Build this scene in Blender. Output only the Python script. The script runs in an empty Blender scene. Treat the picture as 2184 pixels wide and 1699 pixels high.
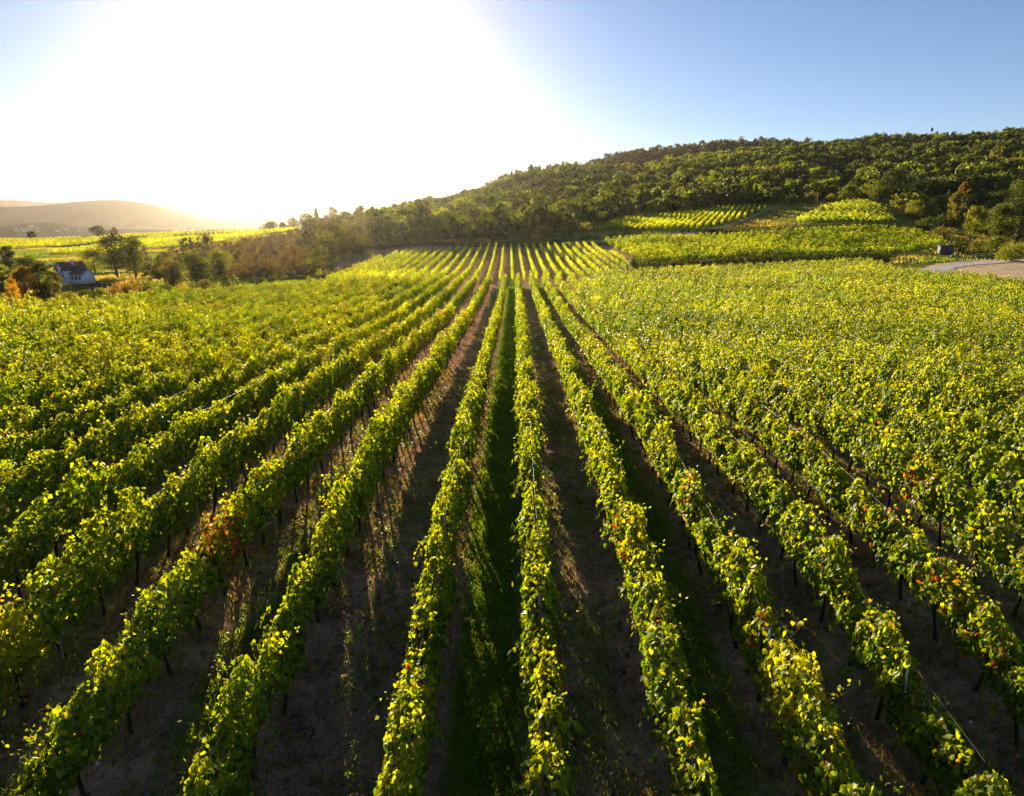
import bpy, math
import numpy as np
R = math.radians
# ------------------------------------------------------------------ camera
SC = bpy.context.scene
PITCH = R(13.7); F = 1475.0; CX, CY = 1092.0, 849.5; VX = 1099.0; CAMZ = 8.6
cp, sp = math.cos(PITCH), math.sin(PITCH)
cam_d = bpy.data.cameras.new("camera"); cam = bpy.data.objects.new("camera", cam_d)
SC.collection.objects.link(cam)
cam.location = (0, 0, CAMZ)
cam.rotation_euler = (R(90) - PITCH, 0, math.atan((VX - CX) / F * cp))
cam_d.sensor_width = 36.0; cam_d.lens = F / 2184.0 * 36.0
cam_d.clip_start = 0.1; cam_d.clip_end = 30000
SC.camera = cam
# ------------------------------------------------------------------ world, sun, exposure
SUN_T = (690 - VX) * cp / F
SUN_AZ = math.atan(SUN_T)              # angle from +Y towards +X
SUN_EL = R(11.5)
w = bpy.data.worlds.new("World"); SC.world = w; w.use_nodes = True
wn = w.node_tree.nodes; wl = w.node_tree.links
bg = wn["Background"]; sky = wn.new("ShaderNodeTexSky"); sky.sky_type = 'NISHITA'
sky.sun_disc = False; sky.sun_elevation = SUN_EL; sky.sun_rotation = SUN_AZ
sky.altitude = 200; sky.air_density = 0.8; sky.dust_density = 0.0; sky.ozone_density = 2.0
hs = wn.new("ShaderNodeHueSaturation"); hs.inputs["Saturation"].default_value = 1.125
cm = wn.new("ShaderNodeVectorMath"); cm.operation = 'MULTIPLY'; cm.inputs[1].default_value = (1.06, 0.95, 0.98)
wl.new(sky.outputs[0], cm.inputs[0]); wl.new(cm.outputs[0], hs.inputs["Color"]); wl.new(hs.outputs[0], bg.inputs[0]); bg.inputs[1].default_value = 0.052
sd = bpy.data.lights.new("sun", 'SUN'); sun = bpy.data.objects.new("sun", sd); SC.collection.objects.link(sun)
sd.energy = 5.0; sd.angle = R(0.6); sd.color = (1.0, 0.82, 0.50)
ce = math.cos(SUN_EL)
sdir = (math.sin(SUN_AZ) * ce, math.cos(SUN_AZ) * ce, math.sin(SUN_EL))
from mathutils import Vector
sun.rotation_euler = Vector(sdir).to_track_quat('Z', 'Y').to_euler()
SC.view_settings.view_transform = 'Standard'; SC.view_settings.look = 'None'
SC.view_settings.gamma = 1.0; SC.view_settings.exposure = 1.5
SC.render.engine = 'CYCLES'
SC.cycles.max_bounces = 8; SC.cycles.diffuse_bounces = 4; SC.cycles.glossy_bounces = 1
SC.cycles.transmission_bounces = 4; SC.cycles.volume_bounces = 0; SC.cycles.transparent_max_bounces = 4
SC.cycles.use_denoising = True; SC.cycles.sample_clamp_indirect = 10
SC.cycles.caustics_reflective = False; SC.cycles.caustics_refractive = False
rng = np.random.default_rng(7)

# ------------------------------------------------------------------ helpers
def tx(x): return (x - VX) * cp / F
def zy(Y, ypix):
    """height of the point at forward distance Y seen at picture row ypix"""
    v = (CY - ypix) / F
    return CAMZ + Y * (v * cp - sp) / (cp + v * sp)
def px2(X, Y, Z):
    """picture position of points (display pixels of a 2184 wide picture)"""
    yaw = math.atan((VX - CX) / F * cp); c, s = math.cos(yaw), math.sin(yaw)
    Xr = X * c + Y * s; Yr = -X * s + Y * c; z = Z - CAMZ
    d = Yr * cp - z * sp
    return CX + F * Xr / d, CY - F * (Yr * sp + z * cp) / d, d
def hash2(ix, iy, seed):
    n = (ix.astype(np.int64) * 374761393 + iy.astype(np.int64) * 668265263 + seed * 1442695041) & 0xffffffff
    n = ((n ^ (n >> 13)) * 1274126177) & 0xffffffff
    return ((n ^ (n >> 16)) & 0xffff) / 65535.0
def vnoise(x, y, seed=0):
    ix, iy = np.floor(x), np.floor(y); fx, fy = x - ix, y - iy
    fx = fx * fx * (3 - 2 * fx); fy = fy * fy * (3 - 2 * fy)
    a = hash2(ix, iy, seed); b = hash2(ix + 1, iy, seed); c = hash2(ix, iy + 1, seed); d = hash2(ix + 1, iy + 1, seed)
    return (a * (1 - fx) + b * fx) * (1 - fy) + (c * (1 - fx) + d * fx) * fy
def fbm(x, y, seed=0, oc=4):
    s = 0; a = 0.5
    for i in range(oc): s = s + a * vnoise(x, y, seed + i * 17); x = x * 2.03; y = y * 2.03; a *= 0.5
    return s - 0.5 * (1 - 0.5 ** oc)
def tag(o, label=None, cat=None, group=None, kind=None):
    if label: o["label"] = label
    if cat: o["category"] = cat
    if group: o["group"] = group
    if kind: o["kind"] = kind
    return o
def empty(name, loc):
    o = bpy.data.objects.new(name, None); SC.collection.objects.link(o); o.location = loc
    o.empty_display_size = 0.3
    return o
def mesh_np(name, V, faces_list, mat, parent=None, col=None, smooth=False):
    """V (n,3); faces_list: list of (m,k) index arrays; col (n,3) vertex colours. One linked mesh object."""
    V = np.ascontiguousarray(V, dtype=np.float32)
    me = bpy.data.meshes.new(name)
    me.vertices.add(len(V)); me.vertices.foreach_set("co", V.ravel())
    loops = np.concatenate([np.asarray(f).ravel() for f in faces_list]).astype(np.int32)
    counts = np.concatenate([np.full(len(f), np.asarray(f).shape[1]) for f in faces_list]).astype(np.int32)
    starts = np.concatenate([[0], np.cumsum(counts)[:-1]]).astype(np.int32)
    me.loops.add(len(loops)); me.loops.foreach_set("vertex_index", loops)
    me.polygons.add(len(counts)); me.polygons.foreach_set("loop_start", starts); me.polygons.foreach_set("loop_total", counts)
    if smooth: me.polygons.foreach_set("use_smooth", np.ones(len(counts), dtype=bool))
    if col is not None:
        at = me.color_attributes.new("tint", 'FLOAT_COLOR', 'POINT')
        c4 = np.ones((len(V), 4), dtype=np.float32); c4[:, :3] = col; at.data.foreach_set("color", c4.ravel())
    me.update(calc_edges=True)
    me.materials.append(mat)
    o = bpy.data.objects.new(name, me); SC.collection.objects.link(o)
    if parent is not None: o.parent = parent
    return o

# ------------------------------------------------------------------ materials
def new_mat(name):
    m = bpy.data.materials.new(name); m.use_nodes = True
    n = m.node_tree.nodes; l = m.node_tree.links; n.clear()
    out = n.new("ShaderNodeOutputMaterial")
    return m, n, l, out
def leaf_mat(name, trans=(3.25, 2.65, 0.35), mixf=0.5, rough=0.5, spec=0.26, dif=1.0):
    m, n, l, out = new_mat(name)
    a = n.new("ShaderNodeAttribute"); a.attribute_name = "tint"
    p = n.new("ShaderNodeBsdfPrincipled"); p.inputs["Roughness"].default_value = rough
    p.inputs["Specular IOR Level"].default_value = spec
    s1 = n.new("ShaderNodeVectorMath"); s1.operation = 'SCALE'; s1.inputs[3].default_value = dif
    l.new(a.outputs["Color"], s1.inputs[0]); l.new(s1.outputs[0], p.inputs["Base Color"])
    t = n.new("ShaderNodeBsdfTranslucent"); mu = n.new("ShaderNodeVectorMath"); mu.operation = 'MULTIPLY'
    mu.inputs[1].default_value = trans; l.new(a.outputs["Color"], mu.inputs[0]); l.new(mu.outputs[0], t.inputs[0])
    mx = n.new("ShaderNodeMixShader"); mx.inputs[0].default_value = mixf
    l.new(p.outputs[0], mx.inputs[1]); l.new(t.outputs[0], mx.inputs[2]); l.new(mx.outputs[0], out.inputs[0])
    return m
def plain_mat(name, col, rough=0.8, spec=0.3, noise=0.25, scale=3.0, bump=0.0, metal=0.0):
    m, n, l, out = new_mat(name)
    p = n.new("ShaderNodeBsdfPrincipled"); p.inputs["Roughness"].default_value = rough
    p.inputs["Specular IOR Level"].default_value = spec; p.inputs["Metallic"].default_value = metal
    tc = n.new("ShaderNodeTexCoord"); nz = n.new("ShaderNodeTexNoise"); nz.inputs["Scale"].default_value = scale
    nz.inputs["Detail"].default_value = 6
    l.new(tc.outputs["Object"], nz.inputs["Vector"])
    mr = n.new("ShaderNodeMapRange"); mr.inputs[1].default_value = .3; mr.inputs[2].default_value = .7
    mr.inputs[3].default_value = 1 - noise; mr.inputs[4].default_value = 1 + noise
    l.new(nz.outputs[0], mr.inputs[0])
    s = n.new("ShaderNodeVectorMath"); s.operation = 'SCALE'; s.inputs[0].default_value = col[:3]
    l.new(mr.outputs[0], s.inputs[3]); l.new(s.outputs[0], p.inputs["Base Color"])
    if bump:
        b = n.new("ShaderNodeBump"); b.inputs["Strength"].default_value = bump; l.new(nz.outputs[0], b.inputs["Height"])
        l.new(b.outputs[0], p.inputs["Normal"])
    l.new(p.outputs[0], out.inputs[0])
    return m
def ground_mat():
    m, n, l, out = new_mat("ground_soil")
    p = n.new("ShaderNodeBsdfPrincipled"); p.inputs["Roughness"].default_value = 0.95; p.inputs["Specular IOR Level"].default_value = 0.0
    a = n.new("ShaderNodeAttribute"); a.attribute_name = "tint"
    tc = n.new("ShaderNodeTexCoord")
    def noise(scale, det=8, rough=.6):
        z = n.new("ShaderNodeTexNoise"); z.inputs["Scale"].default_value = scale; z.inputs["Detail"].default_value = det
        z.inputs["Roughness"].default_value = rough; l.new(tc.outputs["Object"], z.inputs["Vector"]); return z
    n1, n2, n3 = noise(0.9), noise(4.5, 10, .72), noise(21.0, 6, .7)
    ad = n.new("ShaderNodeMath"); ad.operation = 'ADD'; l.new(n1.outputs[0], ad.inputs[0]); l.new(n2.outputs[0], ad.inputs[1])
    ad2 = n.new("ShaderNodeMath"); ad2.operation = 'ADD'; l.new(ad.outputs[0], ad2.inputs[0]); l.new(n3.outputs[0], ad2.inputs[1])
    mr = n.new("ShaderNodeMapRange"); mr.inputs[1].default_value = 1.15; mr.inputs[2].default_value = 1.85
    mr.inputs[3].default_value = 0.12; mr.inputs[4].default_value = 2.1; l.new(ad2.outputs[0], mr.inputs[0])
    s = n.new("ShaderNodeVectorMath"); s.operation = 'SCALE'; l.new(a.outputs["Color"], s.inputs[0]); l.new(mr.outputs[0], s.inputs[3])
    l.new(s.outputs[0], p.inputs["Base Color"])
    b = n.new("ShaderNodeBump"); b.inputs["Strength"].default_value = 1.0; b.inputs["Distance"].default_value = 0.10
    ad3 = n.new("ShaderNodeMath"); ad3.operation = 'ADD'; l.new(n2.outputs[0], ad3.inputs[0]); l.new(n3.outputs[0], ad3.inputs[1])
    l.new(ad3.outputs[0], b.inputs["Height"]); l.new(b.outputs[0], p.inputs["Normal"]); l.new(p.outputs[0], out.inputs[0])
    return m
M_VINE = leaf_mat("vine_leaves")
M_FAR = leaf_mat("distant_leaves", mixf=0.5, spec=0.2, rough=.55)
M_TREE = leaf_mat("tree_leaves", trans=(3.0, 2.4, 0.5), mixf=0.45, spec=0.25, rough=.6)
M_GRASS = leaf_mat("grass_blades", trans=(2.4, 2.2, 0.8), mixf=0.45, spec=0.25, rough=.5)
M_BARK = plain_mat("bark", (0.045, 0.030, 0.022), .9, .2, .5, 25, .5)
M_STEEL = plain_mat("galvanised_steel", (0.45, 0.46, 0.47), .45, .5, .15, 8, metal=.7)
M_GROUND = ground_mat()
M_STONE = plain_mat("stone", (0.26, 0.21, 0.18), .9, .2, .4, 9, .3)
M_TRACK = plain_mat("track_dirt", (.50, .35, .21), .95, .15, .35, .6, .3)
M_CONC = plain_mat("concrete", (.44, .40, .40), .8, .3, .2, .7, .1)

# ------------------------------------------------------------------ terrain
ROW0, RS = 0.47, 2.03                  # the central row and the row spacing
NEARP = [(0, -.3), (8, -.15), (10, .15), (12.5, .65), (17, .95), (21, 1.15), (34, .85), (61, .15), (85, -.05)]
def P(*a): return [(Y, zy(Y, y)) for Y, y in a]
COLS = {
 -500: [(78, 0), (100, -2), (150, -3.8), (200, -3.5)] + P((270, 545), (470, 513)) + [(620, -9), (1400, -48), (9000, -60)],
 0:   [(72, 0), (85, -1.2), (110, -3.2)] + P((150, 607), (190, 592), (230, 562), (262, 547), (460, 515)) + [(600, -8), (1400, -48), (9000, -60)],
 150: [(74, 0), (88, -1.0), (110, -2.6)] + P((150, 603), (190, 590), (230, 560), (262, 546), (460, 513)) + [(600, -8), (1400, -48), (9000, -60)],
 300: [(82, 0), (110, -1.2)] + P((150, 596), (200, 578), (240, 552), (300, 535), (480, 503)) + [(620, -4), (1400, -48), (9000, -60)],
 480: [(88, 0), (120, -1.4)] + P((150, 585), (200, 562), (260, 532), (330, 514), (450, 497)) + [(560, 2), (1400, -45), (9000, -60)],
 620: [(96, 0), (125, -.2), (150, 0.4)] + P((200, 552), (250, 520), (330, 496), (400, 490)) + [(520, 4), (1400, -45), (9000, -60)],
 760: [(106, 0), (130, .2)] + P((170, 552), (220, 525), (300, 500), (400, 484), (440, 478)) + [(600, 0), (1400, -40), (9000, -60)],
 900: [(106, 0), (132, .2), (185, 2.6)] + P((215, 515), (240, 506), (300, 485), (400, 465), (450, 458)) + [(640, 10), (1500, -30), (9000, -60)],
 1099: [(106, 0), (132, .1), (200, 3.3)] + P((230, 508), (300, 480), (400, 435), (500, 400), (560, 378)) + [(640, 48), (900, 20), (2000, -30), (9000, -60)],
 1250: [(110, 0), (134, .2), (200, 3.8)] + P((236, 498), (300, 467), (400, 425), (500, 396), (590, 368)) + [(680, 58)] + P((840, 357)) + [(1200, 60), (2500, 0), (9000, -60)],
 1350: [(125, 0), (136, .3), (200, 4.6)] + P((232, 492), (320, 458), (420, 425), (500, 397), (600, 376)) + [(690, 56)] + P((860, 332)) + [(1200, 80), (2500, 0), (9000, -60)],
 1480: [(135, 0), (150, .6), (205, 5.2)] + P((222, 492), (310, 452), (400, 415), (500, 380), (600, 352), (640, 345)) + [(720, 70)] + P((900, 318)) + [(1200, 100), (2500, 0), (9000, -60)],
 1640: [(140, 0), (155, .8), (210, 6.2)] + P((222, 490), (300, 442), (330, 435), (400, 402), (500, 366), (600, 338), (650, 330)) + [(740, 84)] + P((900, 314)) + [(1200, 110), (2500, 0), (9000, -60)],
 1850: [(148, .2), (170, 1.6), (216, 7.6)] + P((226, 482), (290, 432), (330, 424), (400, 395), (550, 345), (700, 311)) + [(900, 100), (2500, 0), (9000, -60)],
 2000: [(125, 0), (140, .9), (160, 1.8)] + P((200, 514), (250, 472), (290, 430), (340, 414), (450, 372), (600, 330), (700, 303)) + [(900, 100), (2500, 0), (9000, -60)],
 2184: [(100, 0), (118, .7), (150, 1.6)] + P((200, 520), (250, 468), (290, 436), (340, 420), (450, 366), (600, 314), (700, 288)) + [(900, 110), (2500, 0), (9000, -60)],
 2700: [(95, 0), (115, .9), (150, 2)] + P((200, 515), (250, 470), (300, 432), (350, 405), (450, 350), (600, 295), (700, 265)) + [(900, 120), (2500, 0), (9000, -60)],
}
TG = np.linspace(-1.9, 1.9, 381)
YG = np.concatenate([np.arange(0, 120, 2.0), np.geomspace(120, 9000, 240)])
_ct = np.array([tx(k) for k in COLS])
_cz = np.array([np.interp(YG, [p[0] for p in NEARP + v], [p[1] for p in NEARP + v]) for v in COLS.values()])
_g = np.array([np.interp(TG, _ct, _cz[:, j]) for j in range(len(YG))]).T
_k = np.exp(-0.5 * (np.arange(-6, 7) / 2.6) ** 2); _k /= _k.sum()
_gp = np.pad(_g, ((6, 6), (0, 0)), mode='edge')
ZG = sum(_k[i] * _gp[i:i + len(TG)] for i in range(13))
_k2 = np.array([.25, .5, .25])
_gp = np.pad(ZG, ((0, 0), (1, 1)), mode='edge'); ZG = sum(_k2[i] * _gp[:, i:i + len(YG)] for i in range(3))
def zbase(X, Y):
    X = np.asarray(X, float); Y = np.asarray(Y, float)
    Ye = np.maximum(np.maximum(Y, np.abs(X) / 1.9), 0.01); t = np.clip(X / Ye, -1.9, 1.9)
    fi = np.clip((t + 1.9) / 3.8 * 380, 0, 379.999); i = fi.astype(int); f = fi - i
    jj = np.clip(np.searchsorted(YG, np.minimum(Ye, 8999), side='right') - 1, 0, len(YG) - 2)
    g = (np.minimum(Ye, 8999) - YG[jj]) / (YG[jj + 1] - YG[jj])
    return (ZG[i, jj] * (1 - f) + ZG[i + 1, jj] * f) * (1 - g) + (ZG[i, jj + 1] * (1 - f) + ZG[i + 1, jj + 1] * f) * g
_RK = np.arange(-100, 101)
RX = np.where(_RK == 0, ROW0, 0.0)
for _k in range(1, 101):
    RX[100 + _k] = RX[100 + _k - 1] + {1: 2.03, 2: 1.88, 3: 1.98}.get(_k, 2.06)
    RX[100 - _k] = RX[100 - _k + 1] - {1: 2.03, 2: 2.46, 3: 2.12}.get(_k, 2.06)
def rowidx(X): return np.interp(X, RX, _RK)
def rowpos(X):                                       # 0 at a row, .5 mid alley
    f = rowidx(X); return f - np.floor(f)
def rowdist(X):
    f = np.round(rowidx(X)).astype(int) + 100; return np.abs(X - RX[np.clip(f, 0, 200)])
def terrain(X, Y):
    X = np.asarray(X, float); Y = np.asarray(Y, float)
    z = zbase(X, Y); D = np.hypot(X, Y)
    u = rowpos(X); dr = rowdist(X)
    z = z + .5 * np.exp(-((Y - 9) / 6) ** 2) * np.clip((-X - 2.5) / 3, 0, 1.3)
    near = np.clip((75 - D) / 20, 0, 1)
    z = z + near * (.07 * np.exp(-(dr / .22) ** 2) - .04 * np.exp(-((dr - .58) / .13) ** 2) + .10 * fbm(X * 2.6, Y * 1.4, 5, 4))
    z = z + np.clip((D - 100) / 100, 0, 1) * 1.2 * fbm(X / 18, Y / 18, 9, 4)
    z = z + np.clip((D - 300) / 300, 0, 1) * 8 * fbm(X / 90, Y / 90, 19, 4)
    return z
ALLEY = {-4: .35, -3: .5, -2: .22, -1: 1.5, 0: .3, 1: .85, 2: .3, 3: .25, 4: .7, 5: .25}   # how grassy the alley right of row k is
def alley_green(X, Y):
    k = np.floor(rowidx(X)).astype(int)
    g = np.full(X.shape, .3)
    for a, v in ALLEY.items(): g[k == a] = v
    far = (k < -4) | (k > 5); g[far & (k % 2 == 1)] = .6
    u = rowpos(X); band = np.clip(1.5 - np.abs(u - .53) / .25, 0, 1) ** .7
    n = fbm(X * 1.3, Y * .7, 33, 4)
    return np.clip(g * band * (1 + 2.6 * n * np.clip(1.15 - g * .6, 0.1, 1)), 0, 1)
SOIL = np.array([.50, .27, .19]); DRY = np.array([.34, .23, .11]); GRASSC = np.array([.15, .24, .03])
def zone_colour(X, Y):
    D = np.hypot(X, Y); n = fbm(X / 4, Y / 4, 3, 5); n2 = fbm(X / 30, Y / 30, 13, 4)
    u = rowpos(X); dr = rowdist(X)
    g = alley_green(X, Y)[..., None]
    dry = np.clip(.35 * np.exp(-(dr / .35) ** 2) + 2.0 * n + .15 + .35 * (X > 5) * np.clip(n2 * 3 + .6, 0, 1), 0, 1)[..., None]
    c = SOIL * (1 - dry) + DRY * dry
    c = c * (1 - g) + GRASSC * g
    tt = X / np.maximum(Y, 1); inplot = np.where((tt > -.27) & (tt < .165) & (Y > 0), np.clip((Y - 206 + 12 * n) / -8, 0, 1), np.clip((112 - D + 8 * n) / 6, 0, 1))[..., None]
    fieldc = np.array([.10, .075, .035]) * (1 + n2[..., None]) * np.array([1, 1, 1])
    grass2 = np.array([.06, .085, .016])
    mixv = np.clip(.5 + 2.5 * n2, 0, 1)[..., None]
    cf = fieldc * (1 - mixv) + grass2 * mixv
    hollow = np.clip((-.22 - X / np.maximum(Y, 1)) / .06, 0, 1)[..., None]
    cf = cf * (1 - hollow) + np.array([.05, .058, .018]) * (1 + 1.6 * n[..., None]) * hollow
    golden = np.clip((Y - np.where(X / np.maximum(Y, 1) > .54, 108, 205)) / 15, 0, 1) * np.clip((X / np.maximum(Y, 1) - .10) / .03, 0, 1) * (Y < 345)
    golden = golden[..., None]; cf = cf * (1 - golden) + (np.array([.20, .165, .05]) * (1 - mixv) + np.array([.13, .16, .03]) * mixv) * (1 + 1.2 * n[..., None]) * golden
    wood = (Y > 345) & (X / np.maximum(Y, 1) > -.17)
    cf = np.where(wood[..., None], np.array([.035, .035, .015]), cf)
    valley = (Y > 520) & (X / np.maximum(Y, 1) < -.15)
    cf = np.where(valley[..., None], np.array([.07, .08, .03]) * (1 + 1.5 * n2[..., None]), cf)
    return np.clip(c * inplot + cf * (1 - inplot), .005, .6)
def build_ground():
    az = np.concatenate([np.linspace(-48, 48, 960), np.linspace(48.5, 311.5, 90)]); az = np.radians(az)
    rr = np.concatenate([[0.01, 1.5, 3, 4.5], np.geomspace(5.5, 9000, 560)])
    A, Rr = np.meshgrid(az, rr); X = Rr * np.sin(A); Y = Rr * np.cos(A)
    Z = terrain(X, Y); V = np.stack([X, Y, Z], -1).reshape(-1, 3); C = zone_colour(X, Y).reshape(-1, 3)
    na, nr = len(az), len(rr); i = np.arange(nr - 1)[:, None] * na; j = np.arange(na)[None, :]; jn = (j + 1) % na
    Fq = np.stack([i + j, i + na + j, i + na + jn, i + jn], -1).reshape(-1, 4)[:, ::-1]
    o = mesh_np("ground", V, [Fq], M_GROUND, col=C, smooth=True); tag(o, "rolling vineyard soil and grassland reaching to the valley", kind="structure")
build_ground()

# far hill ranges --------------------------------------------------
def hill_range(label, D, W, prof, base, colr, seed):
    xs = np.array([p[0] for p in prof], float); ys = np.array([p[1] for p in prof], float)
    t = np.linspace(tx(xs[0]), tx(xs[-1]), 260); crest = zy(D, np.interp(t, tx(xs), ys))
    k = np.exp(-.5 * (np.arange(-8, 9) / 3.5) ** 2); k /= k.sum()
    crest = np.convolve(np.pad(crest, 8, mode='edge'), k, 'valid')
    s = np.linspace(-1, 1.0, 70)
    T, S = np.meshgrid(t, s, indexing='ij'); Yv = D + S * W; Xv = T * D * (1 + .25 * S * W / D)
    bell = np.cos(S * math.pi / 2) ** 1.3
    n = fbm(Xv / (W * .28), Yv / (W * .28), seed, 5)
    Z = base + (crest[:, None] - base) * bell * (1 + .30 * n * (1 - bell) * 2) + (1 - bell) * 26 * n
    Z = Z + 7 * fbm(Xv / 14, Yv / 14, seed + 3, 2) * (bell > .03)
    V = np.stack([Xv, Yv, Z], -1).reshape(-1, 3); a, b = len(t), len(s)
    i = np.arange(a - 1)[:, None] * b; j = np.arange(b - 1)[None, :]
    Fq = np.stack([i + j, i + b + j, i + b + j + 1, i + j + 1], -1).reshape(-1, 4)
    n2 = fbm(Xv / 160, Yv / 160, seed + 9, 4); pale = np.clip((n2 - .10) * 6, 0, 1)[..., None] * np.clip(1.2 - bell * 1.6, 0, 1)[..., None]
    C = (np.array(colr) * (1 + .5 * n[..., None])) * (1 - pale) + np.array([.28, .26, .08]) * pale
    o = mesh_np("hills", V, [Fq], M_GROUND, col=np.clip(C, .01, 1).reshape(-1, 3), smooth=True); tag(o, label, kind="structure")
    return V
FOOT = hill_range("low wooded foothill with pale fields and a village", 1750, 330, [(-500, 492), (-150, 482), (0, 484), (40, 480), (95, 474), (150, 482), (250, 489), (400, 493), (560, 497), (760, 500)], -56, (.05, .06, .025), 41)
hill_range("rounded wooded hill above the valley", 2700, 600, [(-600, 450), (-200, 452), (0, 443), (100, 440), (170, 431), (245, 426), (300, 430), (350, 445), (400, 461), (470, 473), (560, 484), (800, 494)], -60, (.05, .06, .03), 51)
hill_range("small pale hill close to the sun", 3500, 500, [(430, 490), (480, 476), (520, 463), (560, 457), (600, 461), (650, 474), (720, 482), (860, 490)], -60, (.06, .07, .035), 61)
hill_range("long pale ridge on the skyline", 4600, 800, [(-800, 420), (-300, 425), (0, 427), (50, 427), (120, 433), (200, 437), (350, 437), (420, 435), (560, 434), (610, 441), (660, 455), (740, 462), (790, 446), (840, 450), (900, 470), (1100, 485)], -60, (.06, .07, .035), 71)

# ------------------------------------------------------------------ foliage
LX = np.array([0, .34, .52, .30, 0, -.30, -.52, -.34]); LY = np.array([0, -.14, .34, .62, 1.0, .62, .34, -.14]); LZ = np.array([0, .10, .13, .07, -.05, .07, .13, .10])
def norm(v): return v / np.maximum(np.linalg.norm(v, axis=-1, keepdims=True), 1e-6)
def leaf_frames(Nn, rg, droop=1.0):
    n = norm(Nn); d = np.zeros_like(n); d[:, 2] = -droop; d = d + rg.normal(0, .55, n.shape)
    d = norm(d - (d * n).sum(-1, keepdims=True) * n); u = np.cross(n, d)
    return n, d, u
def leaf_geo(Pn, Nn, size, rg, fine=True):
    n, d, u = leaf_frames(Nn, rg); s = size[:, None, None]
    if fine:
        V = Pn[:, None] + s * (u[:, None] * LX[None, :, None] + d[:, None] * (LY - .3)[None, :, None] + n[:, None] * LZ[None, :, None])
        b = np.arange(len(Pn))[:, None] * 8
        return V.reshape(-1, 3), [b + np.array([0, 1, 2, 3, 4]), b + np.array([4, 5, 6, 7, 0])], 8
    lx = np.array([0, .5, 0, -.5]); ly = np.array([-.45, .05, .6, .05]); lz = np.array([0, .13, 0, .13])
    V = Pn[:, None] + s * (u[:, None] * lx[None, :, None] + d[:, None] * ly[None, :, None] + n[:, None] * lz[None, :, None])
    b = np.arange(len(Pn))[:, None] * 4
    return V.reshape(-1, 3), [b + np.array([0, 1, 2]), b + np.array([0, 2, 3])], 4
def leaf_cols(n, rg, hf=None, autumn=0.0, dryness=0.0):
    a = rg.random(n)[:, None]
    g1 = np.array([.028, .086, .005]); g2 = np.array([.115, .205, .009]); y = np.array([.35, .36, .018])
    c = g1 * (1 - a) + g2 * a
    yf = np.clip(rg.normal(.17 + dryness, .22, n), 0, 1)
    if hf is not None: yf = np.clip(yf + .35 * np.clip((hf - .6) / .4, 0, 1) * rg.random(n), 0, 1)
    c = c * (1 - yf[:, None]) + y * yf[:, None]
    r = rg.random(n)
    o = r < .003 + autumn
    c[o] = np.array([.34, .075, .012]) * rg.uniform(.6, 1.2, (o.sum(), 1)); q = (r > .990 - autumn * .4)
    c[q] = np.array([.34, .22, .03]) * rg.uniform(.7, 1.1, (q.sum(), 1))
    return c * rg.uniform(.75, 1.25, (n, 1))
def vine_leaf_points(rg, K, n_shoot, span=1.25):
    """local leaf positions, normals, sizes, height fraction of one grapevine standing at the origin, row along Y"""
    top = 1.60 + rg.normal(0, .14); wv = rg.uniform(.75, 1.25); ph = rg.uniform(-.3, .3)
    a = rg.uniform(-.5, .5, K) * span * 1.12
    bump = .17 * np.cos((a - ph) / span * 2 * math.pi) + .08 * np.sin(a * 9 + rg.uniform(0, 6))
    tp = top + bump; h = .66 + .12 * np.sin(a * 7 + rg.uniform(0, 6)) + (tp - .66) * rg.random(K) ** .85
    hf = (h - .66) / (tp - .66)
    wd = .20 * (np.sin(np.clip(hf, 0, 1) * 2.5 + .5) ** .8 * .95 + .12) * (1 + .45 * vnoise(a * 4 + 10 * rg.random(), h * 4, int(rg.integers(1, 999)))) 
    wd = wd * wv
    side = np.where(rg.random(K) < .5, -1, 1); rad = np.where(rg.random(K) < .22, rg.random(K), rg.uniform(.72, 1.12, K))
    x = side * wd * rad
    Pn = np.stack([x, a, h], -1)
    Nn = np.stack([side * .9 + 0 * x, rg.normal(0, .5, K), .35 + .7 * np.clip(hf - .5, 0, 1)], -1) + rg.normal(0, .42, (K, 3))
    size = rg.uniform(.070, .128, K)
    Ps, Ns, Ss, Hs, canes = [Pn], [Nn], [size], [np.clip(hf, 0, 1)], []
    for s in range(n_shoot):
        b = np.array([rg.normal(0, .08), rg.uniform(-.5, .5) * span, top - .15]); L = rg.uniform(.2, .75) ; lean = rg.normal(0, .28, 2)
        m = int(5 + L * 14); q = np.linspace(.15, 1, m)
        px = b[0] + lean[0] * q * L + .15 * lean[0] * q ** 2; py = b[1] + lean[1] * q * L; pz = b[2] + q * L * (1 - .25 * q)
        canes.append((b, np.array([px[-1], py[-1], pz[-1]])))
        off = rg.normal(0, .05, (m, 3))
        Ps.append(np.stack([px, py, pz], -1) + off); Ns.append(norm(rg.normal(0, 1, (m, 3)) + np.array([0, 0, .3])))
        Ss.append(rg.uniform(.06, .11, m) * (1 - .45 * q)); Hs.append(np.ones(m))
    for s in range(int(n_shoot * .7)):       # drooping side shoots
        sg = rg.choice([-1, 1]); b = np.array([sg * .25, rg.uniform(-.5, .5) * span, rg.uniform(1.0, 1.45)]); m = 9; q = np.linspace(0, 1, m)
        L = rg.uniform(.25, .45); Pq = np.stack([b[0] + sg * .22 * q, b[1] + rg.normal(0, .12) * q, b[2] - L * q ** 1.6], -1) + rg.normal(0, .03, (m, 3))
        Ps.append(Pq); Ns.append(np.stack([sg + 0 * q, 0 * q, .4 + 0 * q], -1) + rg.normal(0, .4, (m, 3))); Ss.append(rg.uniform(.08, .13, m)); Hs.append(np.full(m, .6))
    return np.concatenate(Ps), np.concatenate(Ns), np.concatenate(Ss), np.concatenate(Hs), canes
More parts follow.
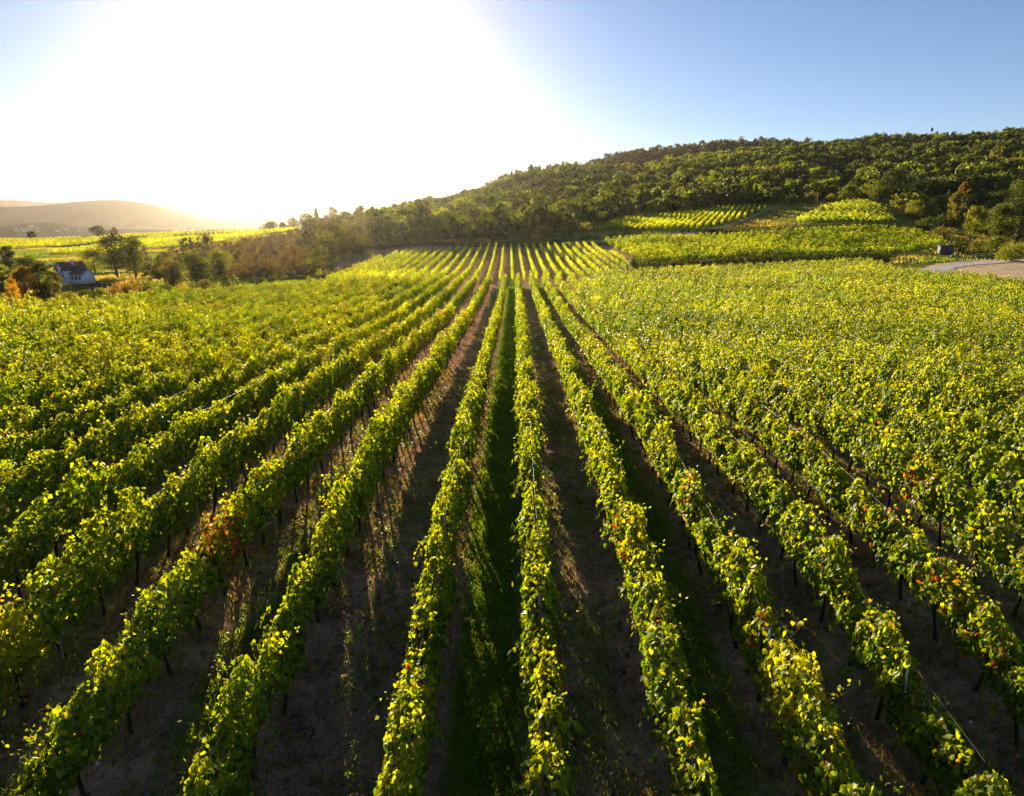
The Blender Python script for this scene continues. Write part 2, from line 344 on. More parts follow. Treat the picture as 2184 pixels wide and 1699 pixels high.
def tube(pts, rads, k=6):
    pts = np.asarray(pts, float); n = len(pts); d = np.gradient(pts, axis=0); d = norm(d)
    ref = np.where(np.abs(d[:, 2:3]) > .9, np.array([[1., 0, 0]]), np.array([[0., 0, 1]])); u = norm(np.cross(d, ref)); v = np.cross(d, u)
    an = np.linspace(0, 2 * math.pi, k, endpoint=False)
    V = pts[:, None] + np.asarray(rads)[:, None, None] * (u[:, None] * np.cos(an)[None, :, None] + v[:, None] * np.sin(an)[None, :, None])
    i = np.arange(n - 1)[:, None] * k; j = np.arange(k)[None]; jn = (j + 1) % k
    Fq = np.stack([i + j, i + jn, i + k + jn, i + k + j], -1).reshape(-1, 4)
    return V.reshape(-1, 3), Fq
def join(parts):
    Vs, Fs, o = [], [], 0
    for V, Fq in parts: Vs.append(V); Fs.append(Fq + o); o += len(V)
    return np.concatenate(Vs), np.concatenate(Fs)
def ordn(n):
    L = ["first", "second", "third", "fourth", "fifth", "sixth", "seventh", "eighth", "ninth", "tenth", "eleventh", "twelfth", "thirteenth", "fourteenth", "fifteenth",
         "sixteenth", "seventeenth", "eighteenth", "nineteenth", "twentieth"]
    T = {2: "twenty", 3: "thirty", 4: "forty"}; U = L[:9]
    if n <= 20: return L[n - 1]
    return (T[n // 10] + "-" + U[n % 10 - 1]) if n % 10 else {2: "twentieth", 3: "thirtieth", 4: "fortieth"}[n // 10]
# ------------------------------------------------------------------ near plot of vines
VSP = 1.25
def plot_end(t):                                    # where the near plot stops, by direction
    return np.interp(t, [tx(x) for x in (-600, 0, 200, 300, 480, 620, 760, 900, 1250, 1340, 1480, 1640, 1850, 1940, 2000, 2184, 2800)],
                     [70, 71, 74, 83, 90, 97, 107, 108, 110, 128, 138, 146, 158, 124, 120, 104, 96])
def row_y0(k): return ((k * 0.618) % 1.0) * VSP
cand = []
for k in range(-95, 96):
    X = RX[k + 100]
    Ys = np.arange(5.5 + row_y0(k), 165, VSP); t = X / Ys
    ok = (hash2(np.arange(len(Ys)), np.full(len(Ys), k + 200), 5) > .018) & (np.abs(X) < .98 * Ys + 4) & (Ys < plot_end(t) + .8 * math.sin(k * 1.7))
    for i in np.nonzero(ok)[0]: cand.append((X, Ys[i], k))
cand = np.array(cand); VXs, VYs, VK = cand[:, 0], cand[:, 1], cand[:, 2].astype(int)
rj = np.random.default_rng(99)
VXs = VXs + rj.normal(0, .03, len(VXs)); VYs = VYs + rj.normal(0, .07, len(VYs))
VZs = terrain(VXs, VYs)
uu, vv, dd = px2(VXs, VYs, VZs + 1.35)
inframe = (uu > -25 * 14 / dd) & (uu < 2184 + 25 * 14 / dd) & (vv < 1699 + 1300 / dd)
order = np.argsort(np.where(inframe, np.hypot(VXs, VYs), 1e9))[:300]
nearset = set(order.tolist())
rowname = {}
for k in range(-40, 41):
    rowname[k] = "central row" if k == 0 else "%s row %s of centre" % (ordn(abs(k)), "left" if k < 0 else "right")
def build_vine(idx, pos_in_row, special=None):
    rg = np.random.default_rng(1000 + idx); x, y, z = VXs[idx], VYs[idx], VZs[idx]; D = math.hypot(x, y)
    e = empty("grapevine", (x, y, z)); k = int(VK[idx])
    K = int(680 if D < 17 else 540)
    Pn, Nn, Ss, Hf, canes = vine_leaf_points(rg, K, int(rg.integers(3, 8)))
    sc = np.array([1, 1, rg.uniform(.88, 1.13)]); Pn = Pn * sc[None]; Ss = Ss * (1.0 if D < 17 else 1.12)
    V, Fs, nv = leaf_geo(Pn, Nn, Ss, rg, fine=True)
    au = 0.0; dry = rg.uniform(-.06, .10)
    if special == "orange": au = .32
    elif special == "some": au = .06
    elif special == "yellow": dry = .35
    C = leaf_cols(len(Pn), rg, Hf, au, dry)
    mesh_np("foliage", V, Fs, M_VINE, parent=e, col=np.repeat(C, nv, 0))
    b1 = rg.normal(0, .05, 2); pts = [[0, 0, -.06], [b1[0] * .5, b1[1] * .5, .2], [b1[0], b1[1], .42], [b1[0] * 1.3, b1[1] * 1.6, .66], [b1[0], b1[1], .85]]
    tv, tf = tube(pts, [.045, .034, .030, .034, .02], 7)
    mesh_np("trunk", tv, [tf], M_BARK, parent=e, smooth=True)
    top = np.array(pts[-2])
    ps = [tube([top, [top[0], top[1] + s * .3, .82], [0, s * .6, .84]], [.018, .014, .009], 5) for s in (-1, 1)]
    for b, c in canes:
        ps.append(tube([[0, b[1] * .8, .8], [b[0] * .8, b[1], 1.2], b * sc, (b + (c - b) * .55) * sc, c * sc], [.007, .006, .005, .004, .002], 4))
    tv, tf = join(ps); mesh_np("canes", tv, [tf], M_BARK, parent=e)
    look = {"orange": "grapevine turned orange and red", "some": "grapevine with a few red leaves", "yellow": "yellowing grapevine"}.get(special, "leafy green grapevine")
    tag(e, "%s, %s plant up the %s" % (look, ordn(pos_in_row + 1), rowname[k]), "grapevine", "grapevines in the near rows")
byrow = {}
for i in order.tolist(): byrow.setdefault(int(VK[i]), []).append(i)
SPEC = [((480, 1110), "orange"), ((560, 1010), "some"), ((1330, 1130), "some"), ((1530, 1060), "some"), ((1650, 1400), "some"), ((2110, 1400), "some"),
        ((1990, 1010), "some"), ((2090, 1230), "some"), ((1620, 1380), "yellow"), ((1820, 1120), "some"), ((130, 1400), "yellow")]
special = {}
for (sx, sy), kd in SPEC:
    best = min(order.tolist(), key=lambda i: (uu[i] - sx) ** 2 + (vv[i] - sy) ** 2 if i not in special else 1e9); special[best] = kd
for k, ids in byrow.items():
    ids.sort(key=lambda i: VYs[i])
    for q, i in enumerate(ids): build_vine(i, q, special.get(i))

def vine_mass(name, label, X, Y, Z, K, size, seed, mat, ang=0.0, hs=1.0, dry=0.0, sh=2, bright=1.0, ws=1.0):
    """many vines as leaf faces: arrays of positions; K leaves each (all in one block)"""
    rg = np.random.default_rng(seed); Vs, Cs, tot = [], [], 0
    protos = [vine_leaf_points(rg, K, sh) for _ in range(14)]
    n = len(X); which = rg.integers(0, 14, n); Pall, Nall, Sall, Hall, Dall, Tall = [], [], [], [], [], []
    ca, sa = math.cos(ang), math.sin(ang)
    for q in range(14):
        m = np.nonzero(which == q)[0]
        if not len(m): continue
        Pn, Nn, Ss, Hf, _ = protos[q]
        fl = np.where(rg.random(len(m)) < .5, -1, 1)[:, None]; sc = rg.uniform(.88, 1.12, len(m))[:, None] * hs
        lx = Pn[None, :, 0] * sc * fl * ws + rg.normal(0, .04, (len(m), len(Pn))); ly = Pn[None, :, 1] * fl + rg.normal(0, .05, (len(m), len(Pn))); lz = Pn[None, :, 2] * sc + rg.normal(0, .04, (len(m), len(Pn)))
        wx = X[m][:, None] + lx * ca - ly * sa; wy = Y[m][:, None] + lx * sa + ly * ca; wz = Z[m][:, None] + lz
        nx = np.broadcast_to(Nn[None, :, 0] * fl, lx.shape); ny = np.broadcast_to(Nn[None, :, 1] * fl, lx.shape); nz = np.broadcast_to(Nn[None, :, 2], lx.shape)
        Pall.append(np.stack([wx, wy, wz], -1).reshape(-1, 3)); Nall.append(np.stack([nx * ca - ny * sa, nx * sa + ny * ca, nz], -1).reshape(-1, 3))
        Sall.append(np.broadcast_to(Ss[None], lx.shape).ravel() * size / .115); Hall.append(np.broadcast_to(Hf[None], lx.shape).ravel())
        Dall.append(np.repeat(rg.normal(dry, .08, len(m)) + .9 * fbm(X[m] / 7, Y[m] / 7, 701, 3), lx.shape[1]))
        Tall.append(np.repeat(rg.uniform(.72, 1.25, len(m)) * (1 + .9 * fbm(X[m] / 11, Y[m] / 11, 702, 3)), lx.shape[1]))
    Pn = np.concatenate(Pall); Nn = np.concatenate(Nall); Ss = np.concatenate(Sall); Hf = np.concatenate(Hall)
    V, Fs, nv = leaf_geo(Pn, Nn + rg.normal(0, .2, Nn.shape), Ss, rg, fine=False)
    C = leaf_cols(len(Pn), rg, Hf, 0, np.concatenate(Dall)) * bright * np.concatenate(Tall)[:, None] * (1.45 if mat is M_FAR else 1.0)
    return V, Fs, np.repeat(C, nv, 0)
def merge_build(name, label, blocks, mat):
    V = np.concatenate([b[0] for b in blocks]); C = np.concatenate([b[2] for b in blocks]); Fs, o = [], 0
    for b in blocks:
        for f in b[1]: Fs.append(f + o)
        o += len(b[0])
    ob = mesh_np(name, V, Fs, mat, col=C); tag(ob, label, kind="stuff"); return ob
rest = np.array([i for i in range(len(VXs)) if i not in nearset]); Dv = np.hypot(VXs, VYs)[rest]
def trunks_block(ids):
    tv, tf = tube([[0, 0, -.05], [.02, .01, .4], [0, 0, .85]], [.04, .03, .025], 4)
    V = (np.stack([VXs[ids], VYs[ids], VZs[ids]], -1)[:, None] + tv[None]).reshape(-1, 3)
    Fq = (tf[None] + (np.arange(len(ids)) * len(tv))[:, None, None]).reshape(-1, 4)
    return V, [Fq], np.tile(np.array([[.03, .02, .015]]), (len(V), 1))
bl = []
for a, b, K, s in ((0, 42, 470, .128), (42, 62, 330, .145), (62, 90, 210, .17), (90, 999, 150, .20)):
    ids = rest[(Dv >= a) & (Dv < b)]
    if len(ids): bl.append(vine_mass("", "", VXs[ids], VYs[ids], VZs[ids], K, s, 300 + a, M_VINE))
bl.append(trunks_block(rest[Dv < 70]))
merge_build("grapevine_rows", "the remaining rows of green vines filling the near plot", bl, M_VINE)

# ------------------------------------------------------------------ further plots
def inside(px, py, poly):
    r = np.zeros(px.shape, bool); n = len(poly)
    for i in range(n):
        x1, y1 = poly[i]; x2, y2 = poly[(i + 1) % n]
        c = ((y1 > py) != (y2 > py)) & (px < (x2 - x1) * (py - y1) / (y2 - y1 + 1e-12) + x1); r ^= c
    return r
def plot_points(poly, ang, rs, vs, seed):
    """poly in (picture column, forward distance); rows run along direction ang (from +Y towards -X)"""
    P2 = np.array([(tx(x) * Y, Y) for x, Y in poly]); rg = np.random.default_rng(seed)
    c = P2.mean(0); Rr = np.abs(P2 - c).max() * 1.5
    a = np.arange(-Rr, Rr, rs); b = np.arange(-Rr, Rr, vs); A, B = np.meshgrid(a, b, indexing='ij')
    A = A + rg.normal(0, .04, A.shape); B = B + rg.normal(0, .1, B.shape)
    ca, sa = math.cos(ang), math.sin(ang); X = c[0] + A * ca - B * sa; Y = c[1] + A * sa + B * ca
    X, Y = X.ravel(), Y.ravel(); m = inside(X, Y, P2) & (rg.random(len(X)) > .02); X, Y = X[m], Y[m]
    return X, Y, terrain(X, Y)
def far_plot(name, label, poly, ang, K, size, seed, rs=2.03, vs=1.3, **kw):
    X, Y, Z = plot_points(poly, ang, rs, vs, seed)
    merge_build(name, label, [vine_mass("", "", X, Y, Z, K, size, seed + 1, M_FAR, ang=ang, **kw)], M_FAR); return len(X)
far_plot("vineyard_plot", "second plot of thin vine rows rising to the foot of the wood",
         [(680, 116), (790, 160), (860, 184), (1000, 196), (1200, 201), (1262, 202), (1352, 152), (1335, 136), (1250, 119), (1100, 116), (850, 114)], R(0.5), 70, .17, 500, rs=2.05, vs=1.15, hs=.80, sh=1, dry=.08, ws=.62)
far_plot("vineyard_plot", "broad vineyard strip above the dark hedge line on the right slope",
         [(1290, 203), (1345, 166), (1365, 146), (1480, 156), (1640, 164), (1850, 173), (1935, 172), (2015, 186), (2005, 196), (1950, 214), (1850, 220), (1640, 213), (1480, 208), (1350, 206)], R(14), 80, .23, 510, vs=1.2, sh=2)
far_plot("vineyard_plot", "bright vineyard plot wedged between the track and the wood",
         [(1262, 240), (1480, 222), (1560, 240), (1632, 290), (1560, 305), (1450, 296), (1340, 280)], R(-20), 55, .30, 520, vs=1.5, dry=.12)
far_plot("vineyard_plot", "vineyard on the mound below the shrubs",
         [(1690, 236), (1850, 228), (1908, 236), (1880, 262), (1840, 292), (1790, 296), (1740, 272)], R(-12), 60, .30, 530, vs=1.5, dry=.02)
far_plot("vineyard_plot", "small vineyard plot high at the right edge under the wood",
         [(2040, 300), (2400, 296), (2400, 338), (2200, 335), (2100, 326)], R(60), 50, .32, 540, vs=1.6)
far_plot("vineyard_plot", "sunlit vineyard band on the far crest beyond the house",
         [(-350, 330), (20, 330), (150, 370), (300, 430), (640, 400), (600, 430), (300, 470), (0, 452), (-350, 452)], R(20), 22, .5, 550, rs=2.6, vs=2.4, dry=.2)
far_plot("vineyard_plot", "lower vineyard band between the house and the far crest",
         [(90, 268), (180, 266), (300, 300), (480, 318), (600, 345), (640, 380), (330, 415), (200, 345), (110, 290)], R(40), 26, .42, 560, rs=2.4, vs=2.2, dry=.12)

# ------------------------------------------------------------------ trellises of the nearest rows
for k in range(-6, 8):
    X = RX[k + 100]; y0, y1 = max(6.0, abs(X) / .80), 46.0
    ys = np.arange(y0, y1, 1.25); e = empty("vine_trellis", (X, y0, float(terrain(X, y0))))
    oz = float(terrain(X, y0))
    for q, (h, dx) in enumerate(((.84, 0), (1.25, .03), (1.25, -.03), (1.62, 0))):
        pts = np.stack([np.full(len(ys), dx), ys - y0, terrain(np.full(len(ys), X), ys) + h - oz - .01 * np.sin(ys)], -1)
        tv, tf = tube(pts, np.full(len(ys), .0018), 4); mesh_np("wire", tv, [tf], M_STEEL, parent=e)
    for yp in np.arange(y0 + ((k * 2.3) % 5.0), y1, 5.6):
        zz = float(terrain(X, yp)) - oz; wd = .022
        tv, tf = tube([[0, yp - y0, zz - .1], [0, yp - y0, zz + 1.0], [rng.normal(0, .02), yp - y0, zz + 1.62]], [wd] * 3, 4)
        capv = len(tv) - 4; mesh_np("post", tv, [tf, np.array([[capv, capv + 1, capv + 2, capv + 3]])], M_STEEL, parent=e)
    tag(e, "steel wires and thin posts along the %s" % rowname[k].replace(" row", " vine row").replace(" of centre", " of centre").replace(" of vines", ""), "trellis", "vine trellises")

# ------------------------------------------------------------------ grass, weeds, leaves, stones
def blades(X, Y, h, wdt, rg, col):
    n = len(X); Z = terrain(X, Y); an = rg.uniform(0, 2 * math.pi, n); u = np.stack([np.cos(an), np.sin(an), 0 * an], -1)
    lean = rg.normal(0, .38, (n, 2)) * h[:, None]; B = np.stack([X, Y, Z - .01], -1)
    T = B + np.stack([lean[:, 0], lean[:, 1], h], -1); Mi = B + np.stack([lean[:, 0] * .3, lean[:, 1] * .3, h * .55], -1)
    w_ = wdt[:, None] * u; V = np.stack([B - w_, B + w_, Mi + w_ * .7, T, Mi - w_ * .7], 1).reshape(-1, 3)
    return V, [np.arange(n)[:, None] * 5 + np.arange(5)], np.repeat(col, 5, 0)
def grass_cols(n, rg, dry): 
    a = rg.random((n, 1)); c = np.array([.08, .18, .014]) * (1 - a) + np.array([.17, .25, .02]) * a
    d = rg.random(n) < dry; c[d] = np.array([.24, .18, .075]) * rg.uniform(.6, 1.2, (d.sum(), 1)); return c
gb = []
rg = np.random.default_rng(21)
for (y0, y1, den, hh, ww) in ((5.5, 12, 1700, .10, .006), (12, 20, 1000, .11, .009), (20, 36, 400, .12, .013), (36, 62, 110, .10, .02), (62, 106, 35, .12, .034)):
    xl = min(.85 * y1, 24); n = int(den * 2 * xl * (y1 - y0)); X = rg.uniform(-xl, xl, n); Y = rg.uniform(y0, y1, n)
    pk = alley_green(X, Y); keep = (rg.random(n) < (pk ** 1.6) * (.4 + 1.3 * vnoise(X * 3, Y * 3, 77))) & (np.abs(X) < .8 * Y + 1)
    X, Y, pk = X[keep], Y[keep], pk[keep]; n = len(X)
    h = hh * rg.uniform(.5, 1.5, n) * (.6 + .8 * vnoise(X * 2, Y * 2, 78)); gb.append(blades(X, Y, h, ww * rg.uniform(.7, 1.3, n), rg, grass_cols(n, rg, .05)))
merge_build("grass", "green grass growing in strips between the vine rows", gb, M_GRASS)
gb = []
for (y0, y1, den, hh, ww) in ((5.5, 12, 900, .09, .005), (12, 20, 500, .10, .007), (20, 40, 170, .11, .012)):
    xl = min(.85 * y1, 26); n = int(den * 2 * xl * (y1 - y0)); X = rg.uniform(-xl, xl, n); Y = rg.uniform(y0, y1, n)
    u = rowpos(X); dr = rowdist(X)
    pr = np.exp(-(dr / .34) ** 2) * .8 + .33; keep = (rg.random(n) < pr * np.clip(3.2 * fbm(X * 1.6, Y * 1.6, 61, 3) + .5, 0, 1)) & (np.abs(X) < .8 * Y + 1)
    X, Y = X[keep], Y[keep]; n = len(X); gb.append(blades(X, Y, hh * rg.uniform(.5, 1.7, n), ww * rg.uniform(.7, 1.3, n), rg, grass_cols(n, rg, .93)))
merge_build("dry_grass", "straw coloured dead grass along the foot of the vines", gb, M_GRASS)
n = 420000; Y = rg.uniform(112, 345, n); t = rg.uniform(-.85, .9, n); keep = rg.random(n) < (Y / 345); Y, t = Y[keep], t[keep]; X = t * Y
mk = ((t > .08) & (Y > 205)) | ((t > .53) & (Y > 154) & (vnoise(X / 5, Y / 5, 801) > .45)) | ((t < -.2) & (vnoise(X / 9, Y / 9, 802) > .4)) | ((t > -.2) & (t < .1) & (Y > 207) & (Y < 235) & (vnoise(X / 6, Y / 6, 803) > .4))
X, Y = X[mk], Y[mk]; n = len(X); dn = np.clip(.5 + 3 * fbm(X / 12, Y / 12, 804, 3), 0, 1)[:, None]
c = (np.array([.36, .28, .09]) * dn + np.array([.13, .20, .03]) * (1 - dn)) * rg.uniform(.6, 1.2, (n, 1))
merge_build("meadow_grass", "tall dry and green grass on the banks and slopes beyond the near plot", [blades(X, Y, rg.uniform(.25, .75, n), rg.uniform(.05, .12, n), rg, c)], M_GRASS)
# broad-leaved weeds
n = 24000; X = rg.uniform(-22, 22, n); Y = rg.uniform(5.5, 34, n); k_ = np.clip(2.5 * fbm(X * .8, Y * .8, 91, 3) + .35, 0, 1)
m = (rg.random(n) < k_) & (np.abs(X) < .85 * Y + 1); X, Y = X[m], Y[m]; n = len(X)
Xr = np.repeat(X, 7) + rg.normal(0, .05, n * 7); Yr = np.repeat(Y, 7) + rg.normal(0, .05, n * 7)
Pw = np.stack([Xr, Yr, terrain(Xr, Yr) + rg.uniform(.02, .09, n * 7)], -1); Nw = rg.normal(0, .5, (n * 7, 3)) + np.array([0, 0, 1.0])
V, Fs, nv = leaf_geo(Pw, Nw, rg.uniform(.03, .075, n * 7), rg, False)
ob = mesh_np("weeds", V, Fs, M_GRASS, col=np.repeat(grass_cols(n * 7, rg, .1), nv, 0)); tag(ob, "low leafy weeds scattered over the bare soil alleys", kind="stuff")
# fallen leaves
n = 12000; X = rg.uniform(-22, 22, n); Y = rg.uniform(5.5, 32, n); m = np.abs(X) < .85 * Y + 1; X, Y = X[m], Y[m]; n = len(X)
Nw = rg.normal(0, .35, (n, 3)) + np.array([0, 0, 1.0]); V, Fs, nv = leaf_geo(np.stack([X, Y, terrain(X, Y) + .018], -1), Nw, rg.uniform(.05, .11, n), rg, True)
c = np.where(rg.random((n, 1)) < .7, np.array([[.26, .15, .07]]), np.array([[.33, .20, .05]])) * rg.uniform(.5, 1.2, (n, 1))
ob = mesh_np("fallen_leaves", V, Fs, M_GRASS, col=np.repeat(c, nv, 0)); tag(ob, "dead brown and yellow leaves lying on the soil", kind="stuff")
# clods and stones
n = 26000; X = rg.uniform(-20, 20, n); Y = 5.5 + 26 * rg.random(n) ** 1.3; m = (np.abs(X) < .85 * Y + 1) & (rg.random(n) < 1.15 - alley_green(X, Y)); X, Y = X[m], Y[m]; n = len(X)
ico = np.array([[0, 0, 1], [.9, 0, .25], [.28, .85, .25], [-.72, .53, .25], [-.72, -.53, .25], [.28, -.85, .25], [0, 0, -.6]]); fi = np.array([[0, i, i % 5 + 1] for i in range(1, 6)] + [[6, i % 5 + 1, i] for i in range(1, 6)])
s = (.012 + .055 * rg.random(n) ** 3)[:, None, None]; V = np.stack([X, Y, terrain(X, Y)], -1)[:, None] + ico[None] * s * rg.uniform(.6, 1.35, (n, 7, 3))
c = np.where(rg.random((n, 1)) < .86, np.array([[.30, .19, .155]]), np.array([[.55, .50, .45]])) * rg.uniform(.6, 1.3, (n, 1))
ob = mesh_np("gravel", V.reshape(-1, 3), [(fi[None] + (np.arange(n) * 7)[:, None, None]).reshape(-1, 3)], M_GROUND, col=np.repeat(c, 7, 0)); tag(ob, "small stones and earth clods strewn over the alleys", kind="stuff")

# ------------------------------------------------------------------ tracks and yard
def drape(name, label, poly, mat, lift, res=1.2):
    P2 = np.array([(tx(x) * Y, Y) for x, Y in poly]); lo, hi = P2.min(0) - res, P2.max(0) + res
    xs = np.arange(lo[0], hi[0], res); ys = np.arange(lo[1], hi[1], res); X, Y = np.meshgrid(xs, ys, indexing='ij')
    jx = 1.6 * fbm(X / 5, Y / 5, 201, 3); jy = 1.6 * fbm(X / 5, Y / 5, 202, 3)
    ok = inside(X + jx, Y + jy, P2); a, b = X.shape
    idx = np.arange(a * b).reshape(a, b); q = ok[:-1, :-1] & ok[1:, :-1] & ok[1:, 1:] & ok[:-1, 1:]
    Fq = np.stack([idx[:-1, :-1][q], idx[1:, :-1][q], idx[1:, 1:][q], idx[:-1, 1:][q]], -1)
    used, inv = np.unique(Fq, return_inverse=True); V = np.stack([X, Y, terrain(X, Y) + lift], -1).reshape(-1, 3)[used]
    o = mesh_np(name, V, [inv.reshape(Fq.shape)], mat, smooth=True); tag(o, label, kind="structure")
drape("dirt_yard", "pale trampled dirt yard beside the right plot", [(1925, 127), (2040, 124), (2200, 108), (2500, 104), (2500, 150), (2200, 152), (2080, 158), (1990, 150)], M_TRACK, .14)
drape("paved_track", "grey paved track crossing the dirt yard", [(1930, 131), (2010, 129), (2075, 142), (2200, 150), (2400, 158), (2400, 164), (2200, 160), (2090, 153), (2020, 147), (1960, 140)], M_CONC, .22)
drape("dirt_track", "narrow dirt track climbing between two vineyard plots", [(1200, 208), (1300, 208), (1480, 213), (1560, 228), (1648, 296), (1655, 300), (1640, 302), (1545, 236), (1470, 219), (1300, 213), (1200, 212)], M_TRACK, .25, .7)

# ------------------------------------------------------------------ trees
def crown_faces(rg, h, wd, nclump, per, leaf, z0=.25, conical=False):
    """leaf faces of a crown: clumps inside an ellipsoid, each a cloud of small faces"""
    ph = rg.uniform(0, 2 * math.pi, nclump); cz = rg.random(nclump) ** .95
    if conical: r = (1 - cz) * .9 + .08
    else: r = np.sqrt(np.clip(1 - (cz * 2 - .85) ** 2 / 1.4, .05, 1))
    r = r * rg.uniform(.55, 1.0, nclump); C = np.stack([r * np.cos(ph) * wd / 2 * .8, r * np.sin(ph) * wd / 2 * .8, (z0 + (1 - z0 - .08) * cz) * h], -1)
    cr = wd * rg.uniform(.17, .30, nclump) * (1 - .4 * cz * (1 if conical else .3))
    d = norm(rg.normal(0, 1, (nclump, per, 3))); d[..., 2] = d[..., 2] * .9 + .12
    rr = rg.uniform(.55, 1.08, (nclump, per, 1)); Pn = (C[:, None] + d * rr * cr[:, None, None] * np.array([1, 1, .8])).reshape(-1, 3)
    Nn = (d + rg.normal(0, .45, d.shape)).reshape(-1, 3); S = rg.uniform(.7, 1.4, len(Pn)) * leaf
    tone = np.repeat(rg.normal(1, .14, nclump), per)
    return Pn, Nn, S, tone, C
PAL = {"dark": [(.020, .034, .009), (.045, .062, .014)], "green": [(.035, .060, .010), (.085, .115, .018)], "bright": [(.08, .12, .014), (.17, .19, .022)],
       "olive": [(.06, .07, .018), (.12, .12, .025)], "autumn": [(.10, .065, .015), (.18, .12, .02)], "orange": [(.24, .14, .015), (.36, .23, .02)], "dry": [(.16, .11, .045), (.30, .20, .08)]}
def tree_cols(n, rg, kind, tone):
    a, b = (np.array(c) for c in PAL[kind]); t = rg.random((n, 1)); return (a * (1 - t) + b * t) * tone[:, None] * rg.uniform(.8, 1.2, (n, 1))
def tree(name, label, x, Y, hpx, wpx, kind, cat="tree", conical=False, seed=None, group=None, shrub=False, leafs=.020):
    global _ts; _ts = seed if seed is not None else _ts + 1
    rg = np.random.default_rng(_ts); X = tx(x) * Y; Z = float(terrain(X, Y)); h = hpx * 1.12 * Y / F; wd = wpx * 1.1 * Y / F
    e = empty(name, (X, Y, Z - .05)); leaf = max(.12, leafs * Y / 14 * 1.0); nf = int(np.clip(26 * (wd * h) / (leaf * leaf) * .2, 700, 6500))
    nc = 40 if not conical else 40; Pn, Nn, S, tone, C = crown_faces(rg, h, wd, nc, nf // nc, leaf, .04 if shrub else .22, conical)
    V, Fs, nv = leaf_geo(Pn, Nn, S, rg, False); mesh_np("crown", V, Fs, M_TREE, parent=e, col=np.repeat(tree_cols(len(Pn), rg, kind, tone), nv, 0))
    r0 = h * (.028 if not shrub else .02); parts = [tube([[0, 0, -.3], [rg.normal(0, .02) * h, 0, h * .2], [rg.normal(0, .03) * h, rg.normal(0, .02) * h, h * .45], [0, 0, h * .72]], [r0 * 1.3, r0, r0 * .7, r0 * .25], 7)]
    for c in C[rg.choice(len(C), 9, replace=False)]:
        b = np.array([0, 0, h * rg.uniform(.12, .5) * (.5 if shrub else 1)]); parts.append(tube([b, (b + c) / 2 + np.array([0, 0, -.03 * h]), c], [r0 * .5, r0 * .32, r0 * .1], 5))
    tv, tf = join(parts); mesh_np("trunk" if not shrub else "stems", tv, [tf], M_BARK, parent=e, smooth=True)
    tag(e, label, cat, group); return e
_ts = 4000
G1 = "trees and shrubs around the white house"
